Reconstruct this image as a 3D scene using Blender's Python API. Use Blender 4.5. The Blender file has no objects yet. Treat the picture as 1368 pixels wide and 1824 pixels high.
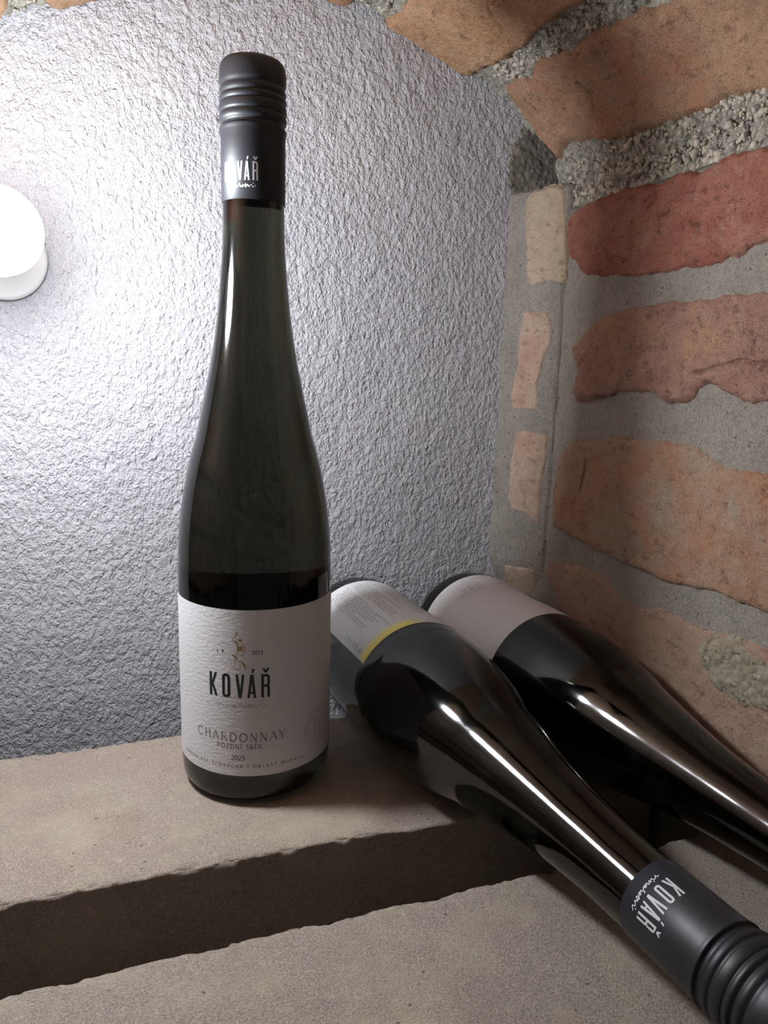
import bpy, math
import numpy as np
from mathutils import Matrix, Vector

MM = 0.001
rng = np.random.default_rng(7)
scene = bpy.context.scene
col = scene.collection

# ------------------------------------------------------------ camera
cam_data = bpy.data.cameras.new('camera')
cam = bpy.data.objects.new('camera', cam_data)
col.objects.link(cam)
scene.camera = cam
cam_data.sensor_fit = 'VERTICAL'
cam_data.sensor_height = 24.0
cam_data.lens = 1326.34 * 24.0 / 1824.0
cam_data.clip_start = 0.01
cam_data.clip_end = 20
F = Vector((0.335378, 0.921539, -0.195671)).normalized()
U = Vector((0.039908, 0.193617, 0.980265)).normalized()
R = F.cross(U).normalized()
U = R.cross(F).normalized()
cm = Matrix((R, U, -F)).transposed().to_4x4()
cm.translation = Vector((-66.8155, -378.929, 222.070)) * MM
cam.matrix_world = cm

# ------------------------------------------------------------ world, exposure, large soft lights
world = bpy.data.worlds.new('world')
scene.world = world
world.use_nodes = True
bg = world.node_tree.nodes['Background']
bg.inputs[0].default_value = (0.92, 0.95, 1.0, 1)
bg.inputs[1].default_value = 0.05
scene.view_settings.view_transform = 'Standard'
scene.view_settings.look = 'None'
scene.view_settings.exposure = 0.3
scene.view_settings.gamma = 1.0
scene.view_settings.use_curve_mapping = False
LAMP_POWER = 240.0     # radiance of the frosted globe

# ------------------------------------------------------------ helpers
def srgb(r, g, b):
    f = lambda c: (c / 255 / 12.92) if c / 255 <= 0.04045 else ((c / 255 + 0.055) / 1.055) ** 2.4
    return (f(r), f(g), f(b), 1.0)

def hash3(ix, iy, iz, seed):
    h = (ix.astype(np.int64) * 374761393 + iy.astype(np.int64) * 668265263 + iz.astype(np.int64) * 2147483647 + seed * 974711) & 0x7fffffff
    h = ((h ^ (h >> 13)) * 1274126177) & 0x7fffffff
    h = (h ^ (h >> 16)) & 0xffff
    return h / 32767.5 - 1.0

def vnoise(P, freq, seed=0):
    Q = P * freq + 100.0
    I = np.floor(Q).astype(np.int64); f = Q - I; f = f * f * (3 - 2 * f)
    r = 0
    for dx in (0, 1):
        for dy in (0, 1):
            for dz in (0, 1):
                w = (f[..., 0] if dx else 1 - f[..., 0]) * (f[..., 1] if dy else 1 - f[..., 1]) * (f[..., 2] if dz else 1 - f[..., 2])
                r = r + w * hash3(I[..., 0] + dx, I[..., 1] + dy, I[..., 2] + dz, seed)
    return r

def fbm(P, freq, octaves=3, seed=0, gain=0.5):
    r = 0; a = 1
    for k in range(octaves):
        r = r + a * vnoise(P, freq * 2 ** k, seed + k * 17); a *= gain
    return r

def smooth(a, b, x):
    t = np.clip((x - a) / (b - a), 0, 1)
    return t * t * (3 - 2 * t)

def link(me, name, mat, parent=None, sm=True):
    o = bpy.data.objects.new(name, me)
    col.objects.link(o)
    if mat: me.materials.append(mat)
    if sm: me.shade_smooth()
    if parent: o.parent = parent
    return o

def mesh_np(name, V, faces):
    """V in millimetres, faces: array (n,4) or list of tuples"""
    me = bpy.data.meshes.new(name)
    V = np.asarray(V, float) * MM
    if isinstance(faces, np.ndarray):
        n, k = faces.shape
        me.vertices.add(len(V)); me.vertices.foreach_set('co', V.ravel())
        me.loops.add(n * k); me.loops.foreach_set('vertex_index', faces.ravel().astype(np.int32))
        me.polygons.add(n); me.polygons.foreach_set('loop_start', np.arange(0, n * k, k, dtype=np.int32))
        me.update(calc_edges=True); me.validate()
    else:
        me.from_pydata([tuple(v) for v in V], [], faces); me.update()
    return me

def grid_faces(nu, nv, mask=None, closed_u=False):
    i = np.arange(nu if closed_u else nu - 1); j = np.arange(nv - 1)
    I, J = np.meshgrid(i, j, indexing='ij')
    I2 = (I + 1) % nu
    f = np.stack([I * nv + J, I2 * nv + J, I2 * nv + J + 1, I * nv + J + 1], -1).reshape(-1, 4)
    if mask is not None:
        m = mask.ravel()
        f = f[m[f].all(1)]
    return f

def compact(V, f):
    used = np.unique(f); rem = -np.ones(len(V), int); rem[used] = np.arange(len(used))
    return V[used], rem[f]

def tag(o, label=None, cat=None, group=None, kind=None):
    if label: o['label'] = label
    if cat: o['category'] = cat
    if group: o['group'] = group
    if kind: o['kind'] = kind
    return o

def empty(name, loc=(0, 0, 0)):
    o = bpy.data.objects.new(name, None); col.objects.link(o)
    o.location = Vector(loc) * MM; o.empty_display_size = 0.02
    return o

# ------------------------------------------------------------ materials
class NT:
    def __init__(s, name):
        s.m = bpy.data.materials.new(name); s.m.use_nodes = True
        s.n = s.m.node_tree.nodes; s.l = s.m.node_tree.links
        s.b = s.n['Principled BSDF']; s.tc = s.n.new('ShaderNodeTexCoord')
    def node(s, t, **k):
        x = s.n.new(t)
        for a, v in k.items(): setattr(x, a, v)
        return x
    def mapping(s, scale=(1, 1, 1), rot=(0, 0, 0), loc=(0, 0, 0)):
        m = s.node('ShaderNodeMapping'); m.inputs['Scale'].default_value = scale; m.inputs['Rotation'].default_value = rot
        m.inputs['Location'].default_value = loc
        s.l.new(s.tc.outputs['Object'], m.inputs[0]); return m.outputs[0]
    def noise(s, vec, scale, detail=4, rough=.55, dist=0):
        x = s.node('ShaderNodeTexNoise'); x.inputs['Scale'].default_value = scale; x.inputs['Detail'].default_value = detail
        x.inputs['Roughness'].default_value = rough; x.inputs['Distortion'].default_value = dist
        s.l.new(vec, x.inputs['Vector']); return x.outputs['Fac']
    def voro(s, vec, scale, feature='F1', out='Distance'):
        x = s.node('ShaderNodeTexVoronoi', feature=feature); x.inputs['Scale'].default_value = scale
        s.l.new(vec, x.inputs['Vector']); return x.outputs[out]
    def ramp(s, fac, stops):
        x = s.node('ShaderNodeValToRGB'); e = x.color_ramp.elements
        while len(e) < len(stops): e.new(.5)
        for i, (p, c) in enumerate(stops):
            e[i].position = p; e[i].color = c if not isinstance(c, (int, float)) else (c, c, c, 1)
        s.l.new(fac, x.inputs[0]); return x.outputs[0]
    def mix(s, fac, a, b, blend='MIX'):
        x = s.node('ShaderNodeMix', data_type='RGBA', blend_type=blend)
        for i, v in ((0, fac), (6, a), (7, b)):
            if hasattr(v, 'is_output'): s.l.new(v, x.inputs[i])
            else: x.inputs[i].default_value = v
        return x.outputs[2]
    def math(s, op, a, b=0.0, c=0.0):
        x = s.node('ShaderNodeMath', operation=op)
        for i, v in enumerate((a, b, c)):
            if hasattr(v, 'is_output'): s.l.new(v, x.inputs[i])
            else: x.inputs[i].default_value = v
        return x.outputs[0]
    def bump(s, h, dist, strength=1.0, prev=None):
        x = s.node('ShaderNodeBump'); x.inputs['Distance'].default_value = dist; x.inputs['Strength'].default_value = strength
        s.l.new(h, x.inputs['Height'])
        if prev: s.l.new(prev, x.inputs['Normal'])
        return x.outputs['Normal']
    def set(s, **k):
        for a, v in k.items():
            i = s.b.inputs[a.replace('_', ' ')]
            if hasattr(v, 'is_output'): s.l.new(v, i)
            else: i.default_value = v
        return s.m

def brick_mat(name, c1, c2, c3, rough_amt=1.0, lo=0.0):
    t = NT(name); v = t.mapping()
    big = t.noise(v, 28, 3, .6, .6)
    cc = t.ramp(big, [(.36, c1), (.52, c2), (.68, c3)])
    med = t.noise(v, 160, 5, .65)
    cc = t.mix(t.math('MULTIPLY', t.ramp(med, [(.45, 0.0), (.72, 1.0)]), .45), cc, tuple(x * .62 for x in c1[:3]) + (1,))
    lite = t.noise(t.mapping(loc=(3, 1, 2)), 90, 6, .7)
    cc = t.mix(t.math('MULTIPLY', t.ramp(lite, [(.56, 0.0), (.72, 1.0)]), .4), cc, srgb(206, 186, 158))
    speck = t.ramp(t.voro(v, 260), [(.05, 0.0), (.16, 1.0)])
    sm = t.ramp(t.noise(v, 60, 2), [(.5, 0.0), (.62, 1.0)])
    cc = t.mix(t.math('MULTIPLY', t.math('SUBTRACT', 1.0, speck), sm), cc, tuple(x * .35 for x in c1[:3]) + (1,))
    n1 = t.bump(t.noise(v, 150, 6, .75), 0.0060 * rough_amt, 1.0)
    crat = t.ramp(t.noise(t.mapping(scale=(1, 1, 1.8), loc=(9, 2, 4)), 110, 5, .75), [(.33, 0.0), (.43, 1.0)])
    n1 = t.bump(crat, 0.0012 * rough_amt, .8, n1)
    cc = t.mix(t.math('MULTIPLY', t.math('SUBTRACT', 1.0, crat), .62), cc, tuple(x * .4 for x in c1[:3]) + (1,))
    n2 = t.bump(t.noise(v, 620, 4, .75), 0.0018 * rough_amt, .9, n1)
    n3 = t.bump(speck, 0.0006, .6, n2)
    return t.set(Base_Color=cc, Roughness=.92, Specular_IOR_Level=.2, Normal=n3)

def mortar_mat(name, c1, c2, pebbly=0.0, trowel=False):
    t = NT(name); v = t.mapping()
    cc = t.ramp(t.noise(v, 55, 5, .6), [(.3, c1), (.7, c2)])
    sand = t.noise(v, 900, 3, .8)
    cc = t.mix(t.ramp(t.noise(t.mapping(loc=(2, 2, 9)), 260, 5, .75), [(.36, .5), (.5, 0.0)]), cc, tuple(x * .6 for x in c1[:3]) + (1,))
    cc = t.mix(t.ramp(sand, [(.38, .5), (.56, 0.0)]), cc, tuple(x * .5 for x in c1[:3]) + (1,))
    n1 = t.bump(t.noise(v, 420, 5, .8), 0.0040, 1.0)
    n1 = t.bump(t.noise(t.mapping(scale=(1, .8, .35), rot=(.5, 0, 0)), 300, 4, .7), 0.0016, .8, n1)
    if pebbly:
        pv = t.voro(v, 270); 
        n1 = t.bump(t.ramp(pv, [(.1, 1.0), (.75, 0.0)]), .0022 * pebbly, .9, n1)
        pc = t.voro(v, 270, out='Color')
        cc = t.mix(.28, cc, t.ramp(pc, [(.15, srgb(120, 110, 104)), (.5, srgb(186, 178, 164)), (.9, srgb(222, 212, 196))]))
    if trowel:
        tv = t.mapping(scale=(1, 1, .06))
        n1 = t.bump(t.noise(tv, 480, 3, .6), .0016, .8, n1)
    pits = t.ramp(t.voro(v, 130), [(.04, 0.0), (.12, 1.0)])
    n1 = t.bump(pits, .0012, .8, n1)
    cc = t.mix(t.math('MULTIPLY', t.math('SUBTRACT', 1.0, pits), .8), cc, tuple(x * .25 for x in c1[:3]) + (1,))
    return t.set(Base_Color=cc, Roughness=.95, Specular_IOR_Level=.15, Normal=n1)

def stone_mat(name, c1, c2, c3):
    t = NT(name); v = t.mapping()
    cc = t.ramp(t.noise(v, 17, 4, .55, .4), [(.32, c1), (.5, c2), (.68, c3)])
    cc = t.mix(t.ramp(t.noise(v, 1100, 3, .8), [(.40, .75), (.58, 0.0)]), cc, tuple(x * .5 for x in c1[:3]) + (1,))
    cc = t.mix(t.ramp(t.noise(t.mapping(loc=(5, 5, 5)), 240, 5, .7), [(.54, 0.0), (.75, .5)]), cc, srgb(240, 224, 200))
    cc = t.mix(t.ramp(t.noise(t.mapping(loc=(1, 7, 3)), 26, 4, .6), [(.48, 0.0), (.66, .5)]), cc, srgb(214, 202, 176))
    cc = t.mix(t.ramp(t.noise(t.mapping(loc=(8, 2, 6)), 40, 5, .65), [(.56, 0.0), (.72, .4)]), cc, srgb(170, 150, 136))
    pits = t.ramp(t.voro(v, 150), [(.05, 0.0), (.13, 1.0)])
    pm = t.ramp(t.noise(v, 45, 2), [(.5, 0.0), (.6, 1.0)])
    pit = t.math('MULTIPLY', t.math('SUBTRACT', 1.0, pits), pm)
    cc = t.mix(t.math('MULTIPLY', pit, .75), cc, tuple(x * .25 for x in c1[:3]) + (1,))
    n1 = t.bump(t.noise(v, 240, 6, .75), 0.0026, .9)
    n1 = t.bump(t.noise(v, 900, 4, .75), 0.0013, .9, n1)
    n1 = t.bump(t.math('SUBTRACT', 1.0, pit), 0.0007, .8, n1)
    return t.set(Base_Color=cc, Roughness=.9, Specular_IOR_Level=.2, Normal=n1)

def plaster_mat():
    t = NT('white_plaster'); v = t.mapping()
    cc = t.ramp(t.noise(v, 9, 3, .5), [(.35, (.52, .515, .555, 1)), (.65, (.57, .56, .595, 1))])
    # trowelled, orange-peel relief
    va = t.mapping(scale=(1.0, 1, .72), rot=(0, .6, 0))
    a = t.noise(va, 330, 3, .62, .25)
    vb = t.mapping(scale=(.8, 1, 1.0), rot=(0, -.35, 0))
    b = t.noise(vb, 760, 3, .65)
    streak = t.noise(t.mapping(scale=(1, 1, .16), rot=(0, -.5, 0)), 260, 2, .5)
    n1 = t.bump(t.ramp(a, [(.34, 0.0), (.5, .5), (.68, 1.0)]), .0017, .85)
    n1 = t.bump(b, .0011, .75, n1)
    n1 = t.bump(t.ramp(streak, [(.2, 0.0), (.34, 1.0)]), .0007, .6, n1)
    n1 = t.bump(t.noise(v, 60, 3, .6), .0028, .5, n1)
    dark = t.ramp(t.noise(va, 420, 2, .5), [(.2, 1.0), (.27, 0.0)])
    cc = t.mix(t.math('MULTIPLY', dark, .4), cc, (.35, .34, .35, 1))
    return t.set(Base_Color=cc, Roughness=.75, Specular_IOR_Level=.3, Normal=n1)

def plain(name, c, rough=.5, **k):
    t = NT(name); return t.set(Base_Color=c, Roughness=rough, **k)

M_plaster = plaster_mat()
B_red = brick_mat('red_brick', srgb(190, 120, 102), srgb(202, 138, 118), srgb(212, 158, 136), 1.6)
B_pink = brick_mat('pink_orange_brick', srgb(194, 146, 130), srgb(206, 160, 142), srgb(218, 170, 134), 1.6)
B_orange = brick_mat('orange_brick', srgb(208, 156, 126), srgb(206, 168, 142), srgb(200, 180, 160), 1.1)
B_brown = brick_mat('brown_pink_brick', srgb(200, 168, 148), srgb(204, 166, 146), srgb(208, 178, 156), .9)
B_tan = brick_mat('tan_brick', srgb(208, 160, 124), srgb(216, 172, 136), srgb(222, 178, 146), 1.0)
B_tan2 = brick_mat('tan_orange_brick', srgb(212, 154, 124), srgb(200, 162, 132), srgb(218, 172, 138), 1.3)
B_pale = brick_mat('pale_brick', srgb(186, 168, 146), srgb(194, 172, 148), srgb(200, 176, 154), .5)
B_palepink = brick_mat('pale_pink_brick', srgb(200, 164, 144), srgb(204, 178, 158), srgb(208, 186, 164), .6)
M_mortar = mortar_mat('grey_mortar', srgb(190, 180, 168), srgb(206, 196, 184))
M_mortar_peb = mortar_mat('pebbly_mortar', srgb(190, 184, 172), srgb(208, 202, 188), 1.0)
M_mortar_trowel = mortar_mat('trowelled_mortar', srgb(180, 172, 162), srgb(198, 188, 178), 0, True)
M_mortar_brown = mortar_mat('brown_mortar_patch', srgb(190, 176, 150), srgb(206, 190, 166), .7)
M_stone = stone_mat('beige_sandstone', srgb(200, 182, 168), srgb(208, 192, 178), srgb(210, 186, 174))
M_stone2 = stone_mat('grey_beige_sandstone', srgb(196, 180, 168), srgb(204, 190, 178), srgb(200, 182, 172))
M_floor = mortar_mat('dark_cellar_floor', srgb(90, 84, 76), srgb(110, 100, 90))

# ------------------------------------------------------------ vault surface
CP = np.array([(215,-60),(215,250),(215,310),(215.5,335),(214.5,350),(210,366),(201,380),(187,393),(165,405),(133,418),(106,427.5),(80,434.5),(30,440),(-20,434),(-62,417),(-90,405),(-120,391),(-160,367),(-194,330),(-208,285),(-210,-60)], float)
def dens(CP, k=12):
    out = []
    P = np.vstack([2*CP[0]-CP[1], CP, 2*CP[-1]-CP[-2]])
    for i in range(1, len(P)-2):
        for t in np.linspace(0, 1, k, endpoint=False):
            p0, p1, p2, p3 = P[i-1:i+3]
            out.append(.5*((2*p1)+(-p0+p2)*t+(2*p0-5*p1+4*p2-p3)*t*t+(-p0+3*p1-3*p2+p3)*t**3))
    out.append(CP[-1]); return np.array(out)
PRF = dens(CP)
ARC = np.r_[0, np.cumsum(np.linalg.norm(np.diff(PRF, axis=0), axis=1))]
TAN = np.gradient(PRF, ARC, axis=0); TAN /= np.linalg.norm(TAN, axis=1)[:, None]
NOR = np.stack([-TAN[:, 1], TAN[:, 0]], 1)          # towards the inside of the niche
def vault(a, y, h):
    """arc position, depth y, height above the surface (mm) -> xyz"""
    x = np.interp(a, ARC, PRF[:, 0]); z = np.interp(a, ARC, PRF[:, 1])
    nx = np.interp(a, ARC, NOR[:, 0]); nz = np.interp(a, ARC, NOR[:, 1])
    # extend below the profile start
    return np.stack([x + nx * h, y, z + nz * h], -1)
PA = np.array([194., 104.]); PB = np.array([215., 58.]); PE = (PB - PA) / np.linalg.norm(PB - PA); PN = np.array([PE[1], -PE[0]])
PN = PN if PN[0] < 0 else -PN
def pier(w, z, h):
    rec = 9.0 * smooth(88, 52, z)          # the corner mortar sinks back behind the lying bottle
    hh = h - rec
    return np.stack([PA[0] + PE[0] * w + PN[0] * hh, PA[1] + PE[1] * w + PN[1] * hh, z], -1)
def backwall(xx, zz, h):
    return np.stack([xx, 104 - h, zz], -1)

def sdf(P, poly):
    """signed distance, positive inside"""
    poly = np.asarray(poly, float); a = poly; b = np.roll(poly, -1, 0)
    d = np.full(P.shape[:-1], 1e9); inside = np.zeros(P.shape[:-1], bool)
    for p, q in zip(a, b):
        e = q - p; w = P - p
        t = np.clip((w @ e) / (e @ e + 1e-9), 0, 1)
        d = np.minimum(d, np.linalg.norm(w - t[..., None] * e, axis=-1))
        c = ((p[1] > P[..., 1]) != (q[1] > P[..., 1])) & (P[..., 0] < (q[0] - p[0]) * (P[..., 1] - p[1]) / (q[1] - p[1] + 1e-12) + p[0])
        inside ^= c
    return np.where(inside, d, -d)

def linedist(P, line):
    d = np.full(P.shape[:-1], 1e9); line = np.asarray(line, float)
    for p, q in zip(line[:-1], line[1:]):
        e = q - p; w = P - p; t = np.clip((w @ e) / (e @ e + 1e-9), 0, 1)
        d = np.minimum(d, np.linalg.norm(w - t[..., None] * e, axis=-1))
    return d

def slab_brick(name, poly, surf, mat, parent, proud=3.0, rnd=5.0, step=1.25, jag=1.3, amp=.9, seed=0, cracks=(), base=-4.0, clip=None):
    poly = np.asarray(poly, float)
    lo = poly.min(0) - 3; hi = poly.max(0) + 3
    if clip is not None: hi[1] = min(hi[1], clip)
    u = np.arange(lo[0], hi[0] + step, step); v = np.arange(lo[1], hi[1] + (0 if clip is not None and hi[1] == clip else step), step)
    if clip is not None and hi[1] == clip: v = np.r_[v[v < clip - .3], clip]
    P = np.stack(np.meshgrid(u, v, indexing='ij'), -1)
    N3 = np.concatenate([P, np.full(P.shape[:2] + (1,), seed * 13.7)], -1)
    s = sdf(P, poly) + jag * fbm(N3, .16, 3, seed) 
    h = base + (proud - base) * np.sqrt(np.clip(1 - (1 - np.clip((s + 1.5) / rnd, 0, 1)) ** 2, 0, 1))
    inn = smooth(0, 4, s)
    h = h + inn * (amp * fbm(N3, .035, 2, seed + 5) + .5 * amp * fbm(N3, .15, 3, seed + 9) - .9 * amp * np.clip(fbm(N3, .22, 3, seed + 40) - .35, 0, 1))
    if step < 1.1: h = h + inn * .3 * amp * fbm(N3, .5, 2, seed + 60)
    for ln, wd, dp in cracks:
        dd = linedist(P + .8 * np.stack([vnoise(N3, .25, 3), vnoise(N3, .25, 4)], -1), ln)
        h = h - dp * np.exp(-(dd / wd) ** 2)
    V = surf(P[..., 0], P[..., 1], h).reshape(-1, 3)
    f = grid_faces(len(u), len(v), (s > -3).ravel())
    if len(f) == 0: return None
    V, f = compact(V, f)
    # orient towards the niche
    me = mesh_np(name, V, f)
    return link(me, name, mat, parent)

def height_sheet(name, u, v, surf, hfun, mat, parent=None, mask=None):
    P = np.stack(np.meshgrid(u, v, indexing='ij'), -1)
    N3 = np.concatenate([P, np.zeros(P.shape[:2] + (1,))], -1)
    V = surf(P[..., 0], P[..., 1], hfun(P, N3)).reshape(-1, 3)
    f = grid_faces(len(u), len(v), None if mask is None else mask(P).ravel())
    V, f = compact(V, f)
    return link(mesh_np(name, V, f), name, mat, parent)

# ------------------------------------------------------------ setting
wb = height_sheet('wall_back', np.arange(-216, 246, 1.6), np.arange(-60, 452, 1.6), backwall,
                  lambda P, N: .55 * fbm(N, .02, 2, 3) + .28 * fbm(N * [1, .7, 1], .16, 3, 8), M_plaster)
tag(wb, 'rough white plastered back wall of the niche', kind='structure')

def joint_h(P, N):
    a = P[..., 0]
    rough = smooth(380, 392, a)
    return -.3 + .5 * fbm(N, .05, 2, 21) + (.3 + 1.5 * rough) * fbm(N, .22, 3, 31) - 1.6 * rough
def vstrip(name, a0, a1, mat, y0=-300, y1=104):
    st = 1.8
    def mask(P):
        # the vault stops a little short of the back wall beside the corner
        lim = 104 - 22 * smooth(445, 420, P[..., 0]) * smooth(398, 402, P[..., 0]) 
        lim = lim + 2.0 * vnoise(np.concatenate([P, P[..., :1] * 0], -1), .2, 77)
        return (P[..., 1] <= np.where(P[..., 0] > 398, lim + 1, 105)) 
    ys = np.r_[np.arange(y0, -160, 5.0), np.arange(-160, y1 + .1, st)]
    return height_sheet(name, np.arange(a0, a1 + .1, st), ys, vault, joint_h, mat, None, mask)
wr = vstrip('wall_right', 0, 383.4, M_mortar)
tag(wr, 'grey mortar and old brick side wall right of the bottles', kind='structure')
ce = vstrip('ceiling', 381.6, 905, M_mortar_peb)
tag(ce, 'brick barrel vault over the niche', kind='structure')
M_side = mortar_mat('darkened_side_mortar', srgb(112, 108, 104), srgb(130, 124, 118))  # unseen left wall: colours darkened to cut reflections and bounce light
B_dark = brick_mat('darkened_side_brick', srgb(116, 96, 86), srgb(126, 104, 92), srgb(134, 114, 102), .9)
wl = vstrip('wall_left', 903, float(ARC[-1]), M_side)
tag(wl, 'unseen brick side wall on the left, darkened to cut reflections', kind='structure')
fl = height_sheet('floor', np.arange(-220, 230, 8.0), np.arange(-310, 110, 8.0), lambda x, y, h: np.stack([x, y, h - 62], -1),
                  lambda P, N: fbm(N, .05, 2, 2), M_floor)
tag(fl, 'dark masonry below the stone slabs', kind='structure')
pm = height_sheet('corner_mortar', np.arange(-3, 54, 1.3), np.arange(-60, 343, 1.3), pier,
                  lambda P, N: np.where(P[..., 0] > 46, -(P[..., 0] - 46) ** 2 * .25, 0) + .35 * fbm(N, .05, 2, 4) + .35 * fbm(N * [1.6, .25, 1], .25, 3, 6)
                  - 30 * smooth(336, 343, P[..., 1]) ** 2, M_mortar_trowel, wr)
pm['label'] = 'vertically trowelled grey mortar strip in the corner'

b1 = [(353.0, 57.8), (364.9, 60.1), (376.4, 60.0), (380.0, 54.7), (382.3, 42.7), (383.9, 21.8), (383.6, 2.3), (383.0, -12.3), (381.3, -26.1), (382.7, -37.1), (380.8, -55.4), (382.6, -64.9), (384.0, -75.2), (381.3, -96.3), (378.9, -140.7), (347.6, -146.0), (341.6, -102.8), (339.9, -94.9), (336.7, -82.9), (335.3, -69.7), (335.0, -47.7), (334.8, -23.1), (336.9, 10.7), (340.8, 38.8), (346.5, 45.3)]
b2 = [(261.8, 36.0), (268.3, 40.4), (281.6, 37.5), (294.8, 44.7), (301.2, 37.9), (308.5, 25.5), (313.1, 15.5), (316.1, -7.8), (317.4, -34.2), (317.0, -58.0), (318.1, -79.1), (318.4, -95.9), (317.6, -106.6), (316.7, -141.8), (268.7, -149.7), (270.2, -114.1), (269.4, -99.8), (273.8, -88.7), (276.9, -75.8), (274.0, -69.7), (269.7, -68.2), (266.0, -62.7), (266.4, -46.8), (270.8, -32.5), (270.6, -14.4), (266.7, 4.8), (262.6, 21.3)]
b3 = [(176.0, 52.8), (199.0, 54.6), (222.4, 51.3), (234.2, 40.5), (237.2, 22.2), (243.0, -18.3), (244.2, -45.1), (244.4, -69.0), (241.0, -81.3), (235.8, -93.3), (237.3, -107.4), (236.6, -119.5), (235.7, -164.5), (176.1, -174.3), (174.1, -129.4), (173.9, -114.8), (174.7, -105.5), (173.3, -91.7), (169.8, -64.5), (169.7, -47.4), (169.7, -29.0), (170.9, -8.7), (172.2, 13.2), (175.0, 37.4)]
b4 = [(140.8, 56.2), (148.7, 51.9), (154.1, 34.5), (156.2, 11.0), (155.5, -10.9), (147.6, -28.3), (146.2, -39.9), (152.3, -60.4), (152.5, -76.8), (151.1, -89.3), (153.4, -99.1), (155.4, -116.4), (156.2, -132.2), (157.9, -167.8), (94.3, -178.3), (88.7, -143.0), (93.6, -91.9), (100.4, -39.0), (108.9, 29.8), (130.7, 44.2)]
patch = [(138.6, -89.7), (146.7, -92.9), (153.4, -99.1), (155.4, -116.4), (153.3, -132.7), (153.9, -158.4), (129.4, -162.4), (127.0, -136.9), (122.8, -127.9), (123.0, -121.5), (125.7, -113.1), (121.6, -104.0), (128.4, -98.6)]
v2 = [(471.6, 90), (471.4, 79.1), (467.0, 66.5), (471.1, 56.2), (474.9, 48.8), (470.4, 35.9), (468.0, 19.4), (470.4, 2.0), (469.1, -11.7), (467.0, -28.4), (462.8, -41.7), (460.4, -55.8), (461.2, -66.5), (450.6, -133.9), (407.5, -124.5), (410.2, -92.4), (410.0, -77.1), (412.7, -67.8), (410.2, -59.1), (411.7, -47.4), (411.9, -33.6), (412.8, -12.7), (413.3, 8.8), (417.1, 26.1), (423.5, 60.2), (422.8, 69.2), (417.5, 76.5), (427.9, 85.0), (438.7, 91.5), (449.1, 93.4), (459.0, 93)]
v1 = [(559.1, 108), (546.4, 110), (533.8, 110), (521.4, 110), (507.5, 110.3), (491.8, 108.7), (494.1, 100.6), (492.4, 83.2), (488.1, 66.9), (488.0, 49.5), (488.2, 43.0), (490.1, 26.4), (490.4, 7.6), (488.7, -10.3), (486.9, -31.0), (485.6, -56.5), (540.1, -52.5), (549.4, -0.7), (556.4, 44.2), (556.9, 64.5), (552.4, 78.1), (551.7, 88.7)]
v0 = [(640.6, 110), (595.8, 111), (581.1, 109), (580.3, 100.8), (577.4, 60.0), (576, -30), (640.3, -40)]
tl1 = [(830, 110), (790.8, 110), (781.8, 98), (776, 83.0), (774, -40), (830, -50)]
tl2 = [(756.0, 96.2), (753.9, 106.6), (742.9, 112), (731.8, 113), (718, 113.0), (709, 107.5), (705, 70.7), (703, -30), (752, -30), (757.8, 57.0)]
tc = [(690, 108), (656, 108), (655, -50), (688, -45)]
CLIP = 103.0
wr_bricks = [
    (b1, B_red, 2.6, [([(350, 52), (356, 20), (352, -10)], 1.2, .8), ([(341, 0), (345, -40), (342, -80)], 1.5, 1.2)], 1.3),
    (b2, B_pink, 2.4, [([(279, 38), (290, 28), (297, 12), (298, -2), (294, -20), (295, -36)], .9, 1.2), ([(282, -70), (288, -95), (286, -130)], .9, 2.4)], 1.2),
    (b3, B_orange, 2.6, [([(226, 18), (216, 20), (206, 22)], .8, 2.6), ([(205, -20), (200, -50), (190, -60)], 4, .5)], .8),
    (b4, B_brown, 2.2, [], .6)]
for k, (pl, mt, pr, cr, am) in enumerate(wr_bricks):
    o = slab_brick('brick', pl, vault, mt, wr, proud=pr, seed=k + 1, cracks=cr, amp=am, clip=CLIP, step=.8)
o = slab_brick('mortar_patch', patch, vault, M_mortar_brown, wr, proud=4.0, rnd=9, amp=1.2, seed=15)
ce_bricks = [
    (v2, B_tan2, 3.5, [([(452, 30), (441, 24), (434, 27)], .9, 3.0), ([(438, -40), (432, -60), (425, -66)], 2.5, 1.2)], 1.1),
    (v1, B_tan, 3.5, [([(520, 30), (512, 36), (503, 40)], .8, 1.6), ([(540, 20), (522, 25), (508, 5), (500, -8)], .9, 2.6)], 1.0),
    (v0, B_tan2, 3, [], .8), (tl1, B_tan, 3, [], .8), (tl2, B_tan2, 3, [], .8), (tc, B_tan, 3, [], .8)]
for k, (pl, mt, pr, cr, am) in enumerate(ce_bricks):
    slab_brick('brick', pl, vault, mt, ce, proud=pr, seed=k + 31, cracks=cr, amp=am, rnd=8, clip=CLIP, step=.9)
p1 = [(14.2, 332.0), (18.1, 335.5), (33.4, 337.9), (42.2, 336.1), (45.7, 314.1), (49.5, 280.1), (46.5, 278.0), (33.4, 280.4), (23.6, 277.6), (20.3, 280.5), (17.1, 306.4)]
p2 = [(19.1, 258.8), (36.1, 257.8), (40.3, 252.5), (40.1, 238.9), (35.4, 226.5), (31.8, 208.1), (34.3, 197.6), (32.0, 194.6), (14.5, 193.5), (12.0, 202.9), (16.0, 220.4), (16.1, 241.7)]
p3 = [(18.6, 175.2), (24.6, 177.6), (42.9, 175.8), (43.1, 163.6), (40.4, 144.3), (41.2, 114.0), (30.9, 120.5), (19.9, 121.8), (15.8, 127.3), (15.6, 154.7)]
p4 = [(13.9, 76.8), (38.6, 79.9), (40.5, 62.5), (32.4, 55.7), (13.2, 60.6)]
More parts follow.
